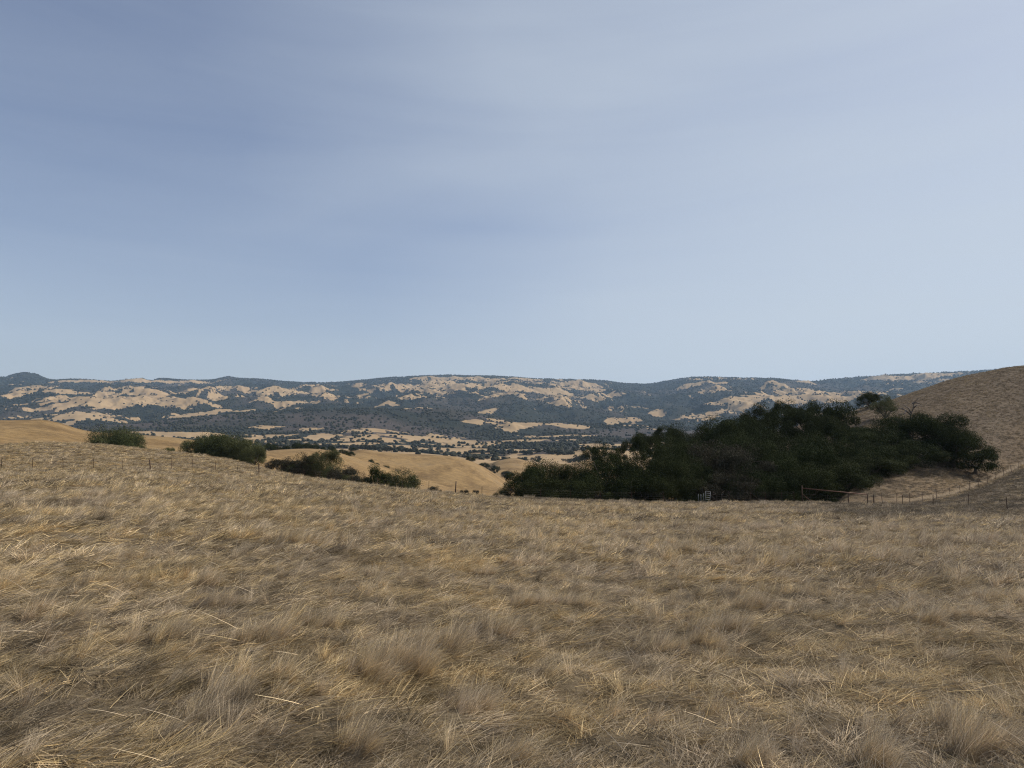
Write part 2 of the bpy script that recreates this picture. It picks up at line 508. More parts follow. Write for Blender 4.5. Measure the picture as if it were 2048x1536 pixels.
def mat_ground():
    m, n, b = material('dry_grass_ground')
    co = n('ShaderNodeNewGeometry').outputs['Position']
    big = n.noise(n.mapping(co, (1, 1, 0)), .03, 4, .6)
    mid = n.noise(n.mapping(co, (.5, 1.3, 0)), .55, 5, .65, .6)
    fin = n.noise(n.mapping(co, (1.2, 5, 0), (0, 0, .2)), 4.0, 6, .75, .5)
    strk = n.noise(n.mapping(co, (.12, .8, .4)), 1.2, 5, .7, .3)
    a = n('ShaderNodeAttribute', attribute_name='tone').outputs['Fac']      # 0 near field, .5 golden far slopes, 1 brown right hill
    near = n.ramp(mid, [(0.25, (.13, .095, .058)), (.45, (.24, .18, .105)), (.6, (.30, .24, .16)), (.78, (.36, .28, .16))])
    near = n.mix(n.ramp(fin, [(.3, .75), (.7, 0)]), near, (.085, .062, .04))
    gold = n.ramp(n.math('ADD', n.math('MULTIPLY', big, .6), n.math('MULTIPLY', mid, .4)), [(0.38, (.11, .068, .032)), (.45, (.20, .128, .056)), (.52, (.305, .20, .088)), (.62, (.24, .168, .088))])
    gold = n.mix(n.ramp(strk, [(.38, .7), (.6, 0)]), gold, (.12, .08, .04))
    brown = n.ramp(mid, [(0.3, (.085, .063, .043)), (.5, (.125, .095, .066)), (.75, (.17, .132, .094))])
    brown = n.mix(n.ramp(strk, [(.35, .6), (.62, 0)]), brown, (.085, .06, .042))
    c = n.mix(n.math('MULTIPLY', a, 2, True), near, gold)
    c = n.mix(n.math('MULTIPLY', n.math('SUBTRACT', a, .5, True), 2, True), c, brown)
    tr = n('ShaderNodeAttribute', attribute_name='track').outputs['Fac']
    c = n.mix(n.math('MULTIPLY', tr, n.ramp(fin, [(.2, .25), (.6, .7)])), c, (.27, .215, .15))
    dk = n('ShaderNodeAttribute', attribute_name='weedy').outputs['Fac']
    c = n.mix(n.math('MULTIPLY', dk, n.ramp(mid, [(.3, 1), (.75, .45)])), c, (.06, .045, .036))
    n.t.links.new(c, b.inputs['Base Color'])
    bp = n('ShaderNodeBump', {'Strength': .9, 'Distance': .12, 'Height': n.math('ADD', fin, n.math('MULTIPLY', mid, 1.5))})
    n.t.links.new(bp.outputs[0], b.inputs['Normal'])
    return m


def mat_range():
    m, n, b = material('wooded_range')
    co = n('ShaderNodeNewGeometry').outputs['Position']
    wv = n('ShaderNodeAttribute', attribute_name='wood').outputs['Fac']
    tn = n('ShaderNodeAttribute', attribute_name='tone').outputs['Fac']
    n1 = n.noise(n.mapping(co, (1, 1, .3)), .03, 4, .6)
    n2 = n.noise(n.mapping(co, (1, 1, .3)), .0042, 4, .6)
    n3 = n.noise(n.mapping(co, (1, 1, .3)), .16, 3, .6)
    gold = n.ramp(n2, [(.3, (.26, .178, .095)), (.5, (.325, .23, .128)), (.7, (.29, .195, .102))])
    gold = n.mix(n.ramp(n1, [(.3, .4), (.6, 0)]), gold, (.20, .14, .09))
    wood = n.ramp(n1, [(.3, (.012, .017, .013)), (.55, (.023, .026, .018)), (.75, (.045, .039, .030))])
    chap = n.ramp(n3, [(.3, (.048, .040, .036)), (.7, (.088, .070, .060))])
    wood = n.mix(tn, wood, chap)
    f = n.math('ADD', wv, n.math('MULTIPLY', n.math('SUBTRACT', n1, .5), 1.6))
    f = n.ramp(f, [(.40, 0.0), (.62, 1.0)])
    n.t.links.new(n.mix(f, gold, wood), b.inputs['Base Color'])
    bp = n('ShaderNodeBump', {'Strength': 1.0, 'Distance': 9.0, 'Height': n.math('MULTIPLY', n3, f)})
    n.t.links.new(bp.outputs[0], b.inputs['Normal'])
    return m


def mat_leaf(name, cols, trans=.18):
    m, n, b = material(name, .85, .06)
    oi = n('ShaderNodeObjectInfo').outputs['Random']
    v = n('ShaderNodeAttribute', attribute_name='v').outputs['Fac']
    c = n.ramp(v, [(0, cols[0]), (.5, cols[1]), (1, cols[2])])
    c = n.mix(n.math('MULTIPLY', oi, .45), c, cols[3])
    n.t.links.new(c, b.inputs['Base Color'])
    out = n.t.nodes['Material Output']
    tl = n('ShaderNodeBsdfTranslucent', {'Color': c})
    mx = n('ShaderNodeMixShader', {0: trans, 1: b.outputs[0], 2: tl.outputs[0]})
    n.t.links.new(mx.outputs[0], out.inputs['Surface'])
    return m


def mat_flat(name, c1, c2, scale, rough=.85, metal=0.0):
    m, n, b = material(name, rough, .3)
    co = n('ShaderNodeTexCoord').outputs['Object']
    c = n.ramp(n.noise(n.mapping(co, (1, 1, .35)), scale, 4, .65), [(.3, c1), (.7, c2)])
    n.t.links.new(c, b.inputs['Base Color']); b.inputs['Metallic'].default_value = metal
    return m


def mat_grass():
    m, n, b = material('dry_grass_blades', .75, .2)
    hue = n('ShaderNodeAttribute', attribute_name='hue', attribute_type='INSTANCER').outputs['Fac']
    lum = n('ShaderNodeAttribute', attribute_name='lum', attribute_type='INSTANCER').outputs['Fac']
    v = n('ShaderNodeAttribute', attribute_name='v').outputs['Fac']
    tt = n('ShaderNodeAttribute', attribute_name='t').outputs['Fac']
    h = n.math('ADD', hue, n.math('MULTIPLY', n.math('SUBTRACT', v, .5), .5))
    c = n.ramp(h, [(0.0, (.48, .31, .15)), (.2, (.58, .425, .21)), (.42, (.68, .53, .29)), (.62, (.57, .455, .295)), (.85, (.54, .45, .33)), (1.0, (.46, .38, .285))])
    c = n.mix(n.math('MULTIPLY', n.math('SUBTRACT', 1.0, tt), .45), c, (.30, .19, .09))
    c = n.mix(1.0, c, n.ramp(n.math('FRACT', n.math('MULTIPLY', v, 7.3)), [(0, .38), (.5, .75), (.85, 1.15), (1, 1.75)]), 'MULTIPLY')
    c = n.mix(1.0, c, n.ramp(lum, [(0, .32), (1, 1.36)]), 'MULTIPLY')
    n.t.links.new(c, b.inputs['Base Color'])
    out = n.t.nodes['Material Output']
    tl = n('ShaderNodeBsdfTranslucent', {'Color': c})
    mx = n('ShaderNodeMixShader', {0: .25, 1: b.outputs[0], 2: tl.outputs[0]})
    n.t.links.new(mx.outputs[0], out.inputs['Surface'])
    return m


M_ground = mat_ground()
M_range = mat_range()
M_leaf = mat_leaf('live_oak_leaves', [(.008, .013, .005), (.024, .033, .010), (.056, .066, .023), (.036, .037, .014)], .12)
M_leaf_sunlit = mat_leaf('sunlit_oak_leaves', [(.026, .033, .015), (.058, .070, .028), (.115, .122, .055), (.080, .078, .038)], .2)  # same oak as the grove's, with sunlight put into a lighter leaf colour
M_leaf_grey = mat_leaf('grey_green_leaves', [(.022, .022, .014), (.042, .040, .026), (.078, .070, .050), (.055, .045, .03)])
M_leaf_pale = mat_leaf('pale_olive_leaves', [(.055, .062, .030), (.085, .092, .045), (.12, .12, .06), (.09, .09, .05)])
M_farleaf = mat_leaf('distant_oak_leaves', [(.014, .020, .012), (.027, .032, .018), (.05, .05, .034), (.05, .045, .034)], .05)
M_bark = mat_flat('oak_bark', (.07, .055, .042), (.16, .135, .11), 6)
M_dead = mat_flat('bare_dead_wood', (.10, .08, .065), (.20, .165, .14), 6)
M_post = mat_flat('rusty_steel_post', (.045, .028, .02), (.10, .055, .035), 9, .8, .2)
M_pipe = mat_flat('rusty_pipe', (.12, .06, .04), (.22, .12, .085), 5, .7, .2)
M_wire = mat_flat('fence_wire', (.10, .085, .075), (.17, .15, .13), 3, .6, .4)
M_galv = mat_flat('galvanised_steel', (.11, .12, .125), (.20, .21, .22), 4, .7, .2)
M_grass = mat_grass()

# ------------------------------------------------------------------ the land, three rings of one surface
fine = np.radians(np.arange(-40, 40.001, .0625))
AZF = np.concatenate([np.radians(np.arange(-180, -40, 2.5)), fine, np.radians(np.arange(42.5, 180.1, 2.5))])


def ground_hit(px, py):
    a, te = azte(px, py); a = float(a); te = float(te)
    r = 4.0
    for _ in range(12): r = float(base_height(np.array([a]), np.array([r]))[0]) / te
    return r * math.sin(a), r * math.cos(a)


SOIL = [(*ground_hit(px, py), q) for px, py, q in ((1703, 1463, .09), (2020, 1485, .16), (1410, 1496, .07), (1490, 1420, .06), (1420, 1468, .07), (1640, 1425, .10), (1890, 1400, .08),
                                                   (405, 1195, .14), (85, 1430, .07), (1960, 1310, .1))]


def weeds(x, y, r, a, rc):
    wd = sst(math.radians(19), math.radians(27), a) * sst(.42, .60, r / rc) * (1 - sst(.97, 1.01, r / rc)) * (.65 + .8 * fbm(x / 7, y / 3.5, 3, 97))
    wd = wd + .75 * np.exp(-((r - rc * .94) / 4) ** 2) * sst(-.12, -.02, a) * (.6 + .9 * fbm(x / 6, y / 3, 3, 98))
    return np.clip(wd, 0, 1)


def sheet(name, radii, mat, az=AZF):
    A, Rr = np.meshgrid(az, radii)
    x = (Rr * np.sin(A)).ravel(); y = (Rr * np.cos(A)).ravel()
    z = height(x, y)
    nr, na = A.shape
    i = np.arange((nr - 1) * (na - 1)); rr = i // (na - 1); aa = i % (na - 1)
    v0 = rr * na + aa
    F = np.stack([v0, v0 + na, v0 + na + 1, v0 + 1], 1)[:, ::-1]
    r = np.hypot(x, y); a = np.arctan2(x, y)
    px, py = project(x, y, z)
    attrs = {}
    if mat is M_ground:
        rc = np.interp(a, AZ, KR[4])
        g = .5 * sst(1.02, 1.3, r / rc)
        rightish = sst(math.radians(12), math.radians(20), a)
        g = np.maximum(g, rightish * (.8 + .2 * sst(1.0, 1.3, r / rc)) * sst(.99, 1.02, r / rc) * (1 - sst(260, 400, r)))
        attrs['tone'] = np.clip(g + .12 * fbm(x / 25, y / 25, 3, 91) * (g > .02), 0, 1)
        # two wheel tracks of the farm track that climbs beside the fence
        off = (r - rc) - 4.5
        wob = fbm(x / 18, y / 18, 2, 95) * .8
        tr = np.exp(-((off + wob - .8) / .38) ** 2) + np.exp(-((off + wob + .9) / .38) ** 2) + .35 * np.exp(-((off + wob) / 2.0) ** 2)
        attrs['track'] = np.clip(tr, 0, 1) * sst(math.radians(26.5), math.radians(30), a) * (1 - sst(60, 80, np.degrees(a)))
        wd = weeds(x, y, r, a, rc)
        for hx, hy, hr in SOIL: wd = np.maximum(wd, 1.4 * np.exp(-((x - hx) ** 2 + (y - hy) ** 2) / (hr * 1.1) ** 2))
        attrs['weedy'] = wd
    else:
        w = wood_mask(x, y, z)
        attrs['wood'] = w
        attrs['tone'] = chaparral(x, y)
    me = mesh_from(name, np.stack([x, y, z], 1), F, [mat], True, attrs)
    return link(name, me, kind='structure')


rad1 = np.concatenate([[.05, .6, 1.2, 2.0], np.geomspace(2.6, 30, 200), np.geomspace(30, 220, 200)[1:]])
rad2 = np.geomspace(220, 1000, 170)
rad3 = np.concatenate([np.geomspace(1000, 3200, 170), np.linspace(3200, 9900, 330)[1:], np.linspace(9900, 13000, 8)[1:]])
sheet('ground', rad1, M_ground)
sheet('near_hills', rad2, M_ground)
sheet('far_hills', rad3, M_range)


# ------------------------------------------------------------------ dry grass (one uncountable mass)
def tuft_mesh(name, nb, lx, ly, L, wid, el, spread, seed, segs=3, curl=.5):
    g = np.random.default_rng(seed)
    x0 = g.uniform(-lx, lx, nb); y0 = g.normal(0, ly * .5, nb); z0 = np.zeros(nb) - .01
    a = g.normal(0, spread, nb); e = np.radians(g.uniform(*el, nb))
    ln = g.uniform(.55, 1.15, nb) * L; w = wid * g.uniform(.6, 1.3, nb)
    bend = g.uniform(-curl, curl * .3, nb); side = g.normal(0, .25, nb)
    V = np.zeros((nb, (segs + 1) * 2, 3)); T = np.zeros((nb, (segs + 1) * 2))
    px, py, pz = x0.copy(), y0.copy(), z0.copy()
    tw = g.uniform(0, math.pi, nb)
    for k in range(segs + 1):
        t = k / segs
        ee = e + bend * t; aa = a + side * t
        d = np.stack([np.cos(ee) * np.cos(aa), np.cos(ee) * np.sin(aa), np.sin(ee)], 1)
        s = np.stack([-np.sin(aa), np.cos(aa), np.zeros(nb)], 1); u = np.cross(d, s)
        wv = s * np.cos(tw)[:, None] + u * np.sin(tw)[:, None]
        hw = (w * (1 - .75 * t) * .5)[:, None]
        P = np.stack([px, py, np.maximum(pz, -.03)], 1)
        V[:, 2 * k] = P - wv * hw; V[:, 2 * k + 1] = P + wv * hw; T[:, 2 * k] = T[:, 2 * k + 1] = t
        st = ln / segs
        px = px + d[:, 0] * st; py = py + d[:, 1] * st; pz = pz + d[:, 2] * st
    m2 = (segs + 1) * 2
    base = (np.arange(nb) * m2)[:, None, None]
    q = np.array([(2 * k, 2 * k + 1, 2 * k + 3, 2 * k + 2) for k in range(segs)])[None]
    F = (base + q).reshape(-1, 4)
    v = np.repeat(g.uniform(0, 1, nb), m2)
    return mesh_from(name, V.reshape(-1, 3), F, [M_grass], True, {'v': v, 't': T.ravel()})


src = bpy.data.collections.new('grass_sources')       # not linked to the scene: only read by the grass object
tufts = []
def add_tuft(*a, **k):
    me = tuft_mesh(*a, **k); o = bpy.data.objects.new(a[0], me); src.objects.link(o); tufts.append(o)
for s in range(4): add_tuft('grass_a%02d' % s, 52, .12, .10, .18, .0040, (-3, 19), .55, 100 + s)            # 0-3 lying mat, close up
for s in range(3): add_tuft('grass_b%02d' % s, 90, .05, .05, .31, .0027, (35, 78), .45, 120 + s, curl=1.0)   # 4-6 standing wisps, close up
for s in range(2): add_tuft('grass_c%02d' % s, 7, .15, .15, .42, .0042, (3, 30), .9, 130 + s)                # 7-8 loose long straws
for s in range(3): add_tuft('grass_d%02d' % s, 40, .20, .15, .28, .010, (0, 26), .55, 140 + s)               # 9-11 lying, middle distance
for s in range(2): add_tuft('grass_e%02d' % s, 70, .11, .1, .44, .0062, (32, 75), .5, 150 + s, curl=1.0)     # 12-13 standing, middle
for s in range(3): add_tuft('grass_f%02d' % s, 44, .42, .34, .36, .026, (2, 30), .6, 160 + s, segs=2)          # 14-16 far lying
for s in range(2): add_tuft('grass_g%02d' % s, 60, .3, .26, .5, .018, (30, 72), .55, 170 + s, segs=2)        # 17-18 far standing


def wedge(r0, r1, dens):
    amax = 78 if r1 < 16 else 52 if r1 < 40 else 42
    am = math.radians(amax)
    cnt = int(am * (r1 ** 2 - r0 ** 2) * dens)
    r = np.sqrt(rng.uniform(r0 ** 2, r1 ** 2, cnt)); a = rng.uniform(-am, am, cnt)
    return r * np.sin(a), r * np.cos(a), r, a


GX, GY, GI, GS, GR, GE, GH, GL = [], [], [], [], [], [], [], []
def hillside(x, y, r, a):
    rc = np.interp(a, AZ, KR[4]); off = r - rc
    return (a > math.radians(22)) & (off > .5) & ~((off > 2.6) & (off < 6.6)) & (r > rc)
def scatter(r0, r1, dens, ids, sc, keep=None, hue_add=0.0, lum_add=0.0, rspread=.68, tilt=.15):
    x, y, r, a = wedge(r0, r1, dens)
    if keep is not None:
        m = keep(x, y, r, a); x, y, r, a = x[m], y[m], r[m], a[m]
    c = len(x)
    flow = .30 + 1.9 * fbm(x / .9, y / .8, 3, 201) + .6 * fbm(x / 9, y / 9, 2, 205)
    hue = .56 + .12 * sst(-.2, .5, a) + .55 * fbm(x / .9, y / .6, 4, 202, .6) + .45 * fbm(x / 6, y / 3.5, 3, 203) + rng.normal(0, .14, c) + hue_add
    lum = .56 + .9 * fbm(x / .55, y / .4, 3, 204, .6) + .5 * fbm(x / 5, y / 3, 3, 208) + rng.normal(0, .2, c) + lum_add
    wd = weeds(x, y, r, a, np.interp(a, AZ, KR[4])); hue = hue + .3 * wd; lum = np.where(hillside(x, y, r, a), .62 + (lum - .62) * .4, lum) - .9 * wd
    GX.append(x); GY.append(y); GI.append(rng.choice(ids, c)); GS.append(sc * rng.uniform(.75, 1.25, c))
    GR.append(flow + rng.normal(0, rspread, c)); GE.append(rng.normal(0, tilt, c)); GH.append(hue); GL.append(np.clip(lum, 0.05, 1))
def clump(th, s=0, f=1.0):
    return lambda x, y, r, a: (fbm(x / (1.3 * f), y / (.9 * f), 3, 301 + s, .6) + rng.uniform(-.12, .12, len(x))) > th
def inside(x, y, r, a):
    return r < np.interp(a, AZ, KR[4]) * 1.02
def both(*fs):
    def g(x, y, r, a):
        m = np.ones(len(x), bool)
        for f in fs: m &= f(x, y, r, a)
        return m
    return g
scatter(2.6, 7.5, 125, [0, 1, 2, 3], 1.0)
scatter(7.5, 14, 62, [0, 1, 2, 3], 1.25)
scatter(2.6, 14, 90, [4, 5, 6], .72, clump(.38), hue_add=.18, lum_add=.3)
scatter(2.6, 14, 2.5, [4, 5, 6], .75, hue_add=.1, lum_add=.3, rspread=.8)
scatter(2.6, 12, 20, [7, 8], .8, hue_add=-.1, lum_add=.45, rspread=1.4)
scatter(13, 34, 17, [9, 10, 11], 1.0)
scatter(13, 36, 28, [12, 13], .78, clump(.36), hue_add=.18, lum_add=.3)
scatter(13, 36, .8, [12, 13], .85, hue_add=.1, lum_add=.3)
scatter(33, 155, 3.4, [14, 15, 16], .95, inside)
scatter(34, 155, 4.0, [17, 18], .8, both(inside, clump(.30, 0, 2.2)), hue_add=.12, lum_add=.25)
scatter(84, 222, 3.6, [14, 15, 16], .85, hillside, hue_add=.22, lum_add=-.75)
scatter(84, 222, 1.2, [17, 18], .7, both(hillside, clump(.1, 0, 3)), hue_add=.25, lum_add=-.6)
# the taller tufts one can pick out in the photograph
for cpx, cpy, cw, k, sc in ((800, 1345, .22, 26, .9), (858, 1310, .25, 26, .85), (735, 1360, .15, 14, .85), (135, 1245, .16, 16, .75), (205, 1172, .3, 16, .7), (505, 1290, .2, 18, .75), (625, 1262, .3, 22, .7),
                            (1300, 1300, .25, 20, .75), (1430, 1262, .3, 26, .85), (1490, 1218, .3, 22, .8), (1040, 1215, .3, 20, .75), (980, 1268, .3, 18, .75), (1560, 1130, .4, 18, .7), (1900, 1240, .3, 20, .8),
                            (1850, 1255, .2, 14, .75), (1955, 1500, .16, 22, 1.0), (1910, 1450, .1, 10, .8), (415, 1185, .15, 14, .75), (320, 1285, .2, 14, .7), (590, 1090, .6, 20, .8), (1165, 1215, .3, 14, .7),
                            (1350, 1110, .5, 20, .75), (1780, 1120, .5, 22, .8), (700, 1500, .12, 8, .8), (1010, 1520, .1, 6, .8), (1480, 1530, .14, 8, .8), (1740, 1530, .12, 12, .9)):
    hx, hy = ground_hit(cpx, cpy)
    x = hx + rng.normal(0, cw * .6, k); y = hy + rng.normal(0, cw * .35, k)
    far_ = math.hypot(hx, hy) > 13
    GX.append(x); GY.append(y); GI.append(rng.choice([12, 13] if far_ else [4, 5, 6], k)); GS.append(sc * rng.uniform(.75, 1.2, k))
    GR.append(.25 + rng.normal(0, .45, k)); GE.append(rng.normal(0, .14, k)); GH.append(.72 + rng.normal(0, .12, k)); GL.append(np.clip(.85 + rng.normal(0, .15, k), 0, 1))
GX, GY, GI, GS, GR, GE, GH, GL = map(np.concatenate, (GX, GY, GI, GS, GR, GE, GH, GL))
gone = np.zeros(len(GX), bool)
for hx, hy, hr in SOIL: gone |= ((GX - hx) / hr) ** 2 + ((GY - hy) / (hr * .8)) ** 2 < rng.uniform(.6, 1.1, len(GX))
gm = ~gone
GX, GY, GI, GS, GR, GE, GH, GL = (q[gm] for q in (GX, GY, GI, GS, GR, GE, GH, GL))
GZ = height(GX, GY)
pm = bpy.data.meshes.new('dry_grass'); pm.vertices.add(len(GX))
pm.vertices.foreach_set('co', np.stack([GX, GY, GZ], 1).astype(np.float32).ravel())
for an, av in (('gs', GS), ('hue', GH), ('lum', GL)):
    a = pm.attributes.new(an, 'FLOAT', 'POINT'); a.data.foreach_set('value', av.astype(np.float32))
a = pm.attributes.new('gi', 'INT', 'POINT'); a.data.foreach_set('value', GI.astype(np.int32))
a = pm.attributes.new('gr', 'FLOAT_VECTOR', 'POINT'); a.data.foreach_set('vector', np.stack([rng.normal(0, .08, len(GX)), GE, GR], 1).astype(np.float32).ravel())
grass = link('dry_grass', pm, kind='stuff', label='matted wind-combed dry straw and grey grass covering the whole foreground field', category='grass')
gt = bpy.data.node_groups.new('grass_nodes', 'GeometryNodeTree')
gt.interface.new_socket('Geometry', in_out='INPUT', socket_type='NodeSocketGeometry')
gt.interface.new_socket('Geometry', in_out='OUTPUT', socket_type='NodeSocketGeometry')
g = N(gt)
gi = g('NodeGroupInput'); go = g('NodeGroupOutput')
ci = g('GeometryNodeCollectionInfo', transform_space='ORIGINAL')
ci.inputs['Collection'].default_value = src
ci.inputs['Separate Children'].default_value = True
ci.inputs['Reset Children'].default_value = True
iop = g('GeometryNodeInstanceOnPoints')
iop.inputs['Pick Instance'].default_value = True
def named(nm, ty):
    q = g('GeometryNodeInputNamedAttribute', data_type=ty); q.inputs['Name'].default_value = nm
    return next(o for o in q.outputs if o.enabled and o.name == 'Attribute')
L = gt.links.new
m2p = g('GeometryNodeMeshToPoints')
L(gi.outputs[0], m2p.inputs['Mesh'])
L(m2p.outputs[0], iop.inputs['Points']); L(ci.outputs[0], iop.inputs['Instance'])
L(named('gi', 'INT'), iop.inputs['Instance Index'])
L(named('gr', 'FLOAT_VECTOR'), iop.inputs['Rotation'])
cx = g('ShaderNodeCombineXYZ'); sc_ = named('gs', 'FLOAT')
for i in range(3): L(sc_, cx.inputs[i])
L(cx.outputs[0], iop.inputs['Scale'])
L(iop.outputs[0], go.inputs[0])
md = grass.modifiers.new('scatter', 'NODES'); md.node_group = gt


# ------------------------------------------------------------------ trees
def rand_dirs(g, k):
    v = g.normal(0, 1, (k, 3)); return v / np.linalg.norm(v, axis=1)[:, None]


def crown_mesh(name, mat, seed, nclump, nleaf, leaf, flat=.75, lobes=5, droop=.0, clump_r=.26, open_=0.0, low=0.06):
    """crown in a unit box (x, y in -1..1, z in 0..1): big lobes, clumps on them, leaf-sized faces in each clump"""
    g = np.random.default_rng(seed)
    L0 = [(0, 0, .5, .62)]
    for k in range(lobes):
        a = 2 * math.pi * (k + g.uniform(-.3, .3)) / lobes; d = g.uniform(.35, .62)
        L0.append((d * math.cos(a), d * math.sin(a), g.uniform(.26, .62), g.uniform(.34, .48)))
    C = []
    tries = 0
    while len(C) < nclump and tries < 20000:
        tries += 1
        lx, ly, lz, lr = L0[g.integers(len(L0))]
        d = rand_dirs(g, 1)[0]
        if d[2] < -.35 and g.uniform() < .8: continue
        rr = lr * g.uniform(.72, 1.02)
        p = np.array([lx + d[0] * rr, ly + d[1] * rr, lz + d[2] * rr * flat])
        if p[2] < low: continue
        inn = any(((p[0] - a) ** 2 + (p[1] - b) ** 2 + ((p[2] - c) / flat) ** 2) < (q * .62) ** 2 for a, b, c, q in L0)
        if inn and g.uniform() < .85: continue
        C.append((*p, clump_r * g.uniform(.6, 1.15) * lr / .45))
    C = np.array(C)
    per = max(1, nleaf // len(C)); nl = per * len(C)
    ci = np.repeat(np.arange(len(C)), per)
    d = rand_dirs(g, nl); rad = g.uniform(.25, 1, nl) ** .45
    rad = rad * (1 + g.exponential(.03, nl))
    P = C[ci, :3] + d * (C[ci, 3] * rad)[:, None] * np.array([1, 1, .55 * flat / .75])
    P[:, 2] = P[:, 2] - droop * g.uniform(0, 1, nl) ** 2 * .1
    P[:, 2] = np.maximum(P[:, 2], .01 + g.uniform(0, .05, nl))
    nrm = d + rand_dirs(g, nl) * .9; nrm /= np.linalg.norm(nrm, axis=1)[:, None]
    up = rand_dirs(g, nl); u = np.cross(nrm, up); u /= np.linalg.norm(u, axis=1)[:, None]; w = np.cross(nrm, u)
    s = leaf * g.uniform(.5, 1.4, nl)[:, None]
    V = np.stack([P - u * s, P - w * s * .5 + u * s * .1, P + u * s, P + w * s * .55], 1)
    qx = np.percentile(np.hypot(P[:, 0], P[:, 1]), 95); qz = np.percentile(P[:, 2], 98.5)
    F = np.arange(nl * 4).reshape(nl, 4)
    v = np.clip(.5 + g.normal(0, .22, nl) + (g.uniform(-.25, .25, len(C)))[ci], 0, 1)
    V = V.reshape(-1, 3)
    V[:, :2] /= qx; V[:, 2] /= qz
    return mesh_from(name, V, F, [mat], False, {'v': np.repeat(v, 4)})


def trunk_mesh(name, seed, mat, nb=6, spread=.7, top=.75, r0=.06, lean=.1):
    """trunk and limbs in the same unit box"""
    g = np.random.default_rng(seed); parts = []
    fork = g.uniform(.16, .26)
    c = np.array([g.uniform(-lean, lean) * .4, g.uniform(-lean, lean) * .4, fork])
    parts.append(tube([(0, 0, -.06), (c[0] * .4, c[1] * .3, fork * .5), c], [r0 * 1.25, r0, r0 * .85], 8))
    for k in range(nb):
        a = 2 * math.pi * (k + g.uniform(-.3, .3)) / nb
        e = np.array([math.cos(a) * spread * g.uniform(.6, 1), math.sin(a) * spread * g.uniform(.6, 1), top * g.uniform(.5, 1.0)])
        m1 = c * .66 + e * .34 + g.normal(0, .035, 3); m2 = c * .3 + e * .7 + g.normal(0, .045, 3)
        parts.append(tube([c - (0, 0, .02), m1, m2, e], [r0 * .55, r0 * .4, r0 * .26, r0 * .08], 6))
        for q in range(3):
            b = (m1, m2, m2)[q]; f = b + np.array([g.normal(0, .2), g.normal(0, .2), abs(g.normal(.12, .08))])
            parts.append(tube([b, (b + f) / 2 + g.normal(0, .02, 3), f], [r0 * .22, r0 * .14, r0 * .04], 5))
    return mesh_poly(name, parts, mat)


CR_DARK = [crown_mesh('oak_crown_mesh', M_leaf, 500 + i, 40, 34000, .0150, lobes=7 + i % 3, clump_r=.30, flat=.9) for i in range(5)]
CR_SUNLIT = [crown_mesh('sunlit_oak_crown_mesh', M_leaf_sunlit, 510 + i, 40, 24000, .017, lobes=5 + i % 3, clump_r=.34, flat=.85) for i in range(3)]
CR_GREY = [crown_mesh('scrub_crown_mesh', M_leaf_grey, 520 + i, 54, 20000, .018, lobes=6, clump_r=.22) for i in range(2)]
CR_PALE = [crown_mesh('olive_crown_mesh', M_leaf_pale, 530 + i, 40, 12000, .018, lobes=5) for i in range(1)]
CR_OPEN = [crown_mesh('open_oak_crown_mesh', M_leaf, 540 + i, 34, 17000, .018, lobes=6, clump_r=.27, low=.2) for i in range(2)]
CR_FAR = [crown_mesh('distant_crown_mesh', M_farleaf, 550 + i, 16, 420, .11, lobes=3 + i % 2, clump_r=.34) for i in range(5)]
TRK = [trunk_mesh('oak_trunk_mesh', 600 + i, M_bark) for i in range(4)]
TRK_FAR = [trunk_mesh('distant_trunk_mesh', 620, M_bark, 3, .45, .55, .07)]


def tree(name, px, r, ytop, wpx, label, kind='dark', var=0, group=None, rot=None, cat='tree', hmin=1.2, depth=1.0):
    x, y, z = at_r(px, r)
    te = float(azte(px, ytop)[1]); h = max(te * r - z, hmin)
    w = wpx / F_ * r / 2
    e = link(name, None); e.empty_display_size = .3
    e.location = (x, y, z - .12)
    rot = random.uniform(0, 6.28) if rot is None else rot
    e.rotation_euler = (0, 0, rot)
    cm = {'dark': CR_DARK, 'sunlit_leaf': CR_SUNLIT, 'grey': CR_GREY, 'pale': CR_PALE, 'open': CR_OPEN, 'far': CR_FAR}[kind]  # olive: the same oak with sunlight painted into its leaves
    tm = TRK_FAR if kind == 'far' else TRK
    if group == G1: w *= 1.18
    e.scale = (w, w * depth, h + .12)
    hc = min(h, w * {'open': 1.75, 'far': 1.6}.get(kind, 1.45))            # a crown is never much taller than it is wide
    c = link('crown', cm[var % len(cm)], e); c.location = (0, 0, 1 - hc / h); c.scale = (1, 1, hc / h)
    t = link('trunk', tm[var % len(tm)], e)
    e['label'] = label; e['category'] = cat
    if group: e['group'] = group
    return e


# left side, beyond the crest of the field
G1 = 'oak clumps beyond the crest of the field on the left'
tree('oak_tree', 222, 172, 863, 74, 'left half of the isolated dark oak clump on the orange slope', 'sunlit_leaf', 0, G1)
tree('oak_tree', 262, 170, 867, 62, 'right half of the isolated dark oak clump on the orange slope', 'sunlit_leaf', 1, G1)
tree('oak_tree', 242, 174, 860, 66, 'highest middle part of the isolated dark oak clump on the orange slope', 'sunlit_leaf', 1, G1)
tree('oak_tree', 585, 131, 925, 50, 'low tree between the first two of the row below the orange hill', 'sunlit_leaf', 2, G1)
tree('oak_tree', 622, 130, 918, 50, 'sunlit oak filling in beside the tallest pointed oak of the row', 'sunlit_leaf', 0, G1)
tree('oak_tree', 668, 125, 934, 38, 'sunlit oak just right of the tallest pointed oak of the row', 'sunlit_leaf', 1, G1)
tree('oak_tree', 708, 119, 952, 40, 'low sunlit oak right of the row middle, close to the field edge', 'sunlit_leaf', 2, G1)
tree('oak_tree', 425, 147, 873, 70, 'sunlit oak just left of the tallest in the long domed clump', 'sunlit_leaf', 2, G1)
